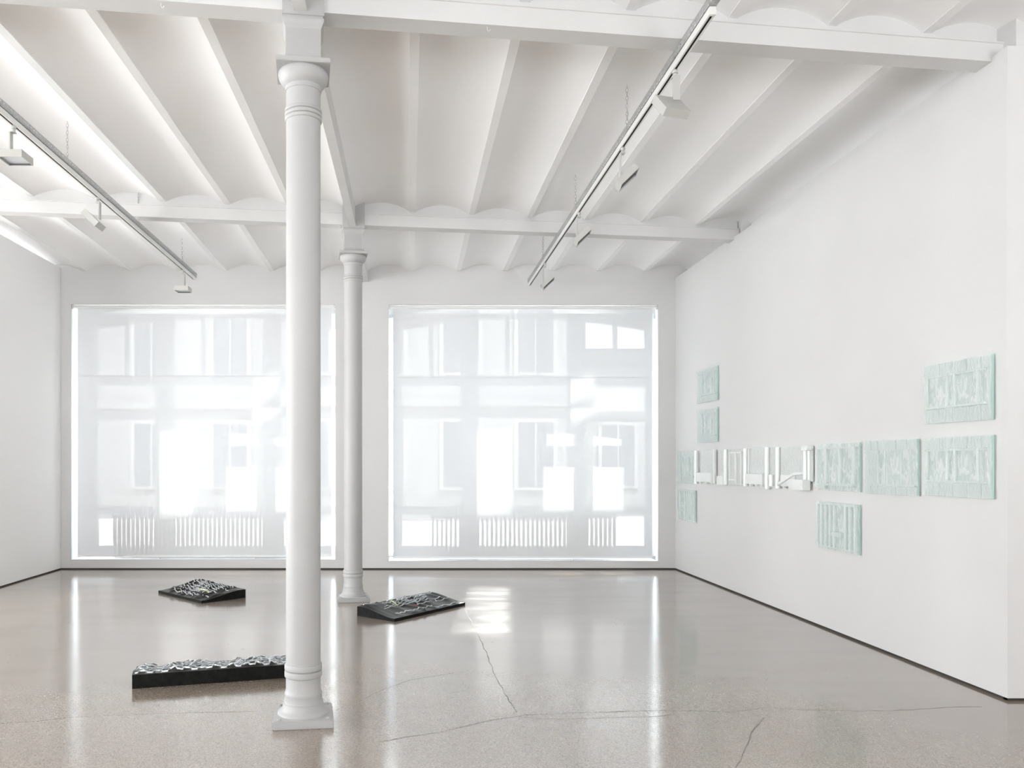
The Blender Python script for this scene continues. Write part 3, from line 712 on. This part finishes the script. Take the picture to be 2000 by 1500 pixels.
relief(1456.8, 1513, 876, 949.6, 'white glass relief with two tall pipes and a box between, middle of the row', True,
       plate=[(1462, 1498.5, 0, .96), (1503, 1513, 0, .98)],
       parts=[('pipe', 1456.8, 1461, 0, 1.0), ('pipe', 1498.7, 1503.2, -.01, 1.03), ('bar', 'box', 1464, 1497, .665, .93, .05), ('bar', 'foot', 1468, 1471.2, .93, .985, .03), ('bar', 'foot', 1479, 1482.2, .93, .985, .03),
              ('bar', 'foot', 1489.6, 1492.8, .93, .985, .03), ('pipe', 1507, 1511.6, .67, .95), ('bar', 'edge_bar', 1462, 1463.8, 0, .66, .015)])
relief(1519, 1586, 873.5, 953.6, 'white glass relief with a slanting handrail and stair box', True,
       plate=[(1524, 1586, 0, .8)],
       parts=[('pipe', 1519.2, 1523.6, 0, 1.0), ('bar', 'box', 1527, 1555, .67, .94, .02), ('bar', 'foot', 1532, 1534.6, .94, .98, .02), ('bar', 'foot', 1549, 1552, .94, .98, .02), ('bar', 'stair_box', 1554.4, 1582.5, .76, 1.0, .075),
              ('pipe', 1572.8, 1577, .11, .80), ('pipe', 1580, 1583, .11, .78), ('bar', 'capital', 1574, 1585.5, 0, .105, .05), ('diag', [(1524, 946.5), (1556, 926), (1573, 924)])])

# ------------------------------------------------------------------ black floor reliefs
def floor_relief(origin, xdir, Lx, Wy, lab, seed, strips, high, extras, wave):
    """local x along the length, local y from the low edge (0) to the high edge (Wy)"""
    d = Vector((*xdir, 0)).normalized(); ang = math.atan2(d.y, d.x)
    e = empty('floor_relief', (origin[0], origin[1], 0), ang); tag(e, lab, 'sculpture', 'black reliefs lying on the floor')
    lo, hi = .030, .093
    def wedge(y):
        t = max(0, min(1, (y/Wy-.10)/.72)); return lo+(hi-lo)*(t*t*(3-2*t)*.45+t*.55)
    amp, fq = wave
    def surf(x, y):
        u, v = x/Lx, y/Wy
        m = min(1, u/.05, (1-u)/.05, v/.07, (1-v)/.10); m = max(0, m); m = m*m*(3-2*m)
        n = noise.noise(Vector((x*fq+seed, y*fq*.38+seed*2, seed)))
        r = 1-min(1, abs(n)*2.6)
        n2 = noise.noise(Vector((x*3+seed*3, y*4, 5.0)))
        return wedge(y)+m*(amp*(r**1.6)+amp*.7*n2+.002)
    nx, ny = 110, 46
    mb = MB(); g = [[mb.bm.verts.new((Lx*i/nx, Wy*j/ny, surf(Lx*i/nx, Wy*j/ny))) for i in range(nx+1)] for j in range(ny+1)]
    for j in range(ny):
        for i in range(nx): mb.bm.faces.new((g[j][i], g[j][i+1], g[j+1][i+1], g[j+1][i]))
    mb.build('relief_skin', M_TOP, e, smooth=True, angle=60)
    mb = MB(); b0 = []; t0 = []
    per = [(Lx*i/nx, 0) for i in range(nx)]+[(Lx, Wy*j/ny) for j in range(ny)]+[(Lx*(nx-i)/nx, Wy) for i in range(nx)]+[(0, Wy*(ny-j)/ny) for j in range(ny)]
    bot = [mb.bm.verts.new((x, y, 0)) for x, y in per]; topv = [mb.bm.verts.new((x, y, wedge(y)-.0005)) for x, y in per]; k = len(per)
    for i in range(k): mb.bm.faces.new((bot[i], bot[(i+1) % k], topv[(i+1) % k], topv[i]))
    mb.bm.faces.new(bot[::-1])
    base = mb.build('base', M_RUB, e)
    for st in strips:
        v, u0, u1, kind, w, am, pit = st[:7]; mt_ = st[7] if len(st) > 7 else M_ALU
        pts = []; x = u0*Lx; s = 1
        if kind == 'wave':      # trapezoid wave
            y0 = v*Wy; q = pit/4
            while x < u1*Lx:
                for dx, dy in ((0, am*s), (q*1.4, am*s)):
                    xx = x+dx; yy = y0+dy
                    pts.append((xx, yy))
                x += pit/2; s = -s
        elif kind == 'line':
            n_ = max(2, int((u1-u0)*Lx/.02)); pts = [((u0+(u1-u0)*i/n_)*Lx, v*Wy+am*sin(i*.6+v*9)) for i in range(n_+1)]
        elif kind == 'cross':   # runs across the relief
            n_ = 14; pts = [(u0*Lx+(u1-u0)*Lx*i/n_, (v+(am)*i/n_)*Wy) for i in range(n_+1)]
        path = []
        for (xa, ya), (xb, yb) in zip(pts, pts[1:]):
            dl = math.hypot(xb-xa, yb-ya); m_ = max(1, int(dl/.012))
            for i in range(m_):
                xx, yy = xa+(xb-xa)*i/m_, ya+(yb-ya)*i/m_; yy = max(.01, min(Wy-.01, yy))
                path.append((xx, yy, surf(xx, yy)+st_h(kind, len(path))))
        if len(path) > 2:
            MB().bar(path, w, w*.85).build({'wave': 'meander_strip', 'line': 'metal_strip', 'cross': 'cross_strip'}[kind], mt_, e)
            if kind != 'cross' and w > .006:   # knuckles along the strip
                mb = MB()
                for i in range(3, len(path)-3, 5 if kind == 'line' else 7):
                    x_, y_, z_ = path[i]; q = w*.9
                    mb.box(x_-q*1.1, x_+q*1.1, y_-q, y_+q, z_, z_+w*1.35)
                
    return e
def st_h(kind, i): return -.001 if kind != 'cross' else .006
# A : far left
A_str = [(.14, .18, .80, 'wave', .007, .004, .05), (.19, .30, .98, 'wave', .008, .0045, .056), (.24, .10, .55, 'line', .006, .006, .05), (.36, .10, .66, 'wave', .007, .004, .05), (.40, .12, .6, 'line', .006, .004, .05),
         (.47, .05, .92, 'wave', .009, .005, .055), (.53, .2, .85, 'line', .006, .004, .05), (.60, .08, .80, 'wave', .008, .0045, .052), (.66, .3, .95, 'wave', .007, .004, .05), (.73, .02, .82, 'wave', .009, .005, .06),
         (.78, .2, .9, 'line', .006, .004, .05), (.84, .03, .88, 'wave', .008, .0045, .05),
         (.2, .45, .55, 'cross', .006, .4, 0), (.3, .72, .60, 'cross', .006, .35, 0), (.44, .5, .78, 'line', .007, .006, .05, M_YEL), (.17, .30, .40, 'line', .006, .004, .05, M_YEL), (.38, .42, .48, 'line', .007, .003, .05, M_RED)]
floor_relief((-2.917, 9.275), (.682, -.697), .975, .553, 'small black floor relief with tangled silver strips, in front of the left-hand window', 1.3,
             A_str, 0, None, (.026, 10))
B_str = [(.10, .60, .97, 'wave', .007, .005, .07), (.20, .12, .62, 'wave', .008, .007, .07), (.38, .45, .98, 'line', .008, .002, .05), (.50, .12, .92, 'line', .010, .002, .05), (.57, .15, .62, 'line', .008, .002, .05),
         (.60, .50, .78, 'line', .007, .002, .05), (.66, .30, .78, 'wave', .007, .006, .05), (.72, .20, .55, 'wave', .007, .008, .06), (.79, .30, .84, 'wave', .010, .010, .075), (.88, .03, .97, 'wave', .008, .006, .06),
         (.52, .30, .34, 'cross', .006, .3, 0, M_YEL), (.38, .50, .56, 'cross', .007, .22, 0), (.33, .75, .80, 'cross', .006, .15, 0), (.37, .44, .50, 'line', .008, .002, .05, M_RED)]
# low edge runs front -> right ; high edge runs left -> back
floor_relief((-.1434, 7.583), (.733, .889), 1.152, .486, 'black floor relief with straight silver strips, beside the farther column', 4.1, B_str, 0, None, (.018, 7))
C_str = []
for i in range(11):
    v = .10+.082*i
    C_str.append((v, .04+.02*(i % 3), .98, 'wave', .008 if i % 2 else .010, .013, .085+.012*(i % 3)))
C_str += [(.86, .0, .55, 'line', .006, .002, .05), (.30, .30, .34, 'cross', .010, .5, 0), (.45, .62, .68, 'cross', .012, .4, 0), (.5, .80, .84, 'cross', .010, .35, 0),
          (.28, .83, .9, 'line', .010, .01, .05, M_YEL), (.55, .02, .12, 'line', .007, .004, .05, M_RED), (.42, .40, .5, 'line', .007, .004, .05, M_RED)]
ux = Vector((.9642, .2653)); uy = Vector((-.2653, .9642))
# high edge faces the camera: low edge is the far one, so the local frame starts at the far right corner
o_ = Vector((-1.850, 5.324))+ux*1.17+uy*.49
floor_relief(tuple(o_), tuple(-ux), 1.17, .49, 'black floor relief with dense silver meanders, half hidden by the nearer column', 8.7, C_str, 0, None, (.022, 7))

# added lamp beams that make the sun patches on the blinds
for dx in (0, 4.54):
    beam_lamp(-3.34+dx, 1.36, .49, 1.19, 8, 24, 25.0)
    beam_lamp(-2.05+dx, 1.35, 1.15, 1.10, 0, 66, 24.0, spread=0.35, dist=5.0)
    beam_lamp(-2.105+dx, 2.565, .33, .31, 34, 40, 26.0)
    beam_lamp(-2.105+dx, 2.215, .33, .19, 34, 30, 26.0)
beam_lamp(3.0, 2.41, .72, .40, 0, 8, 11.0)
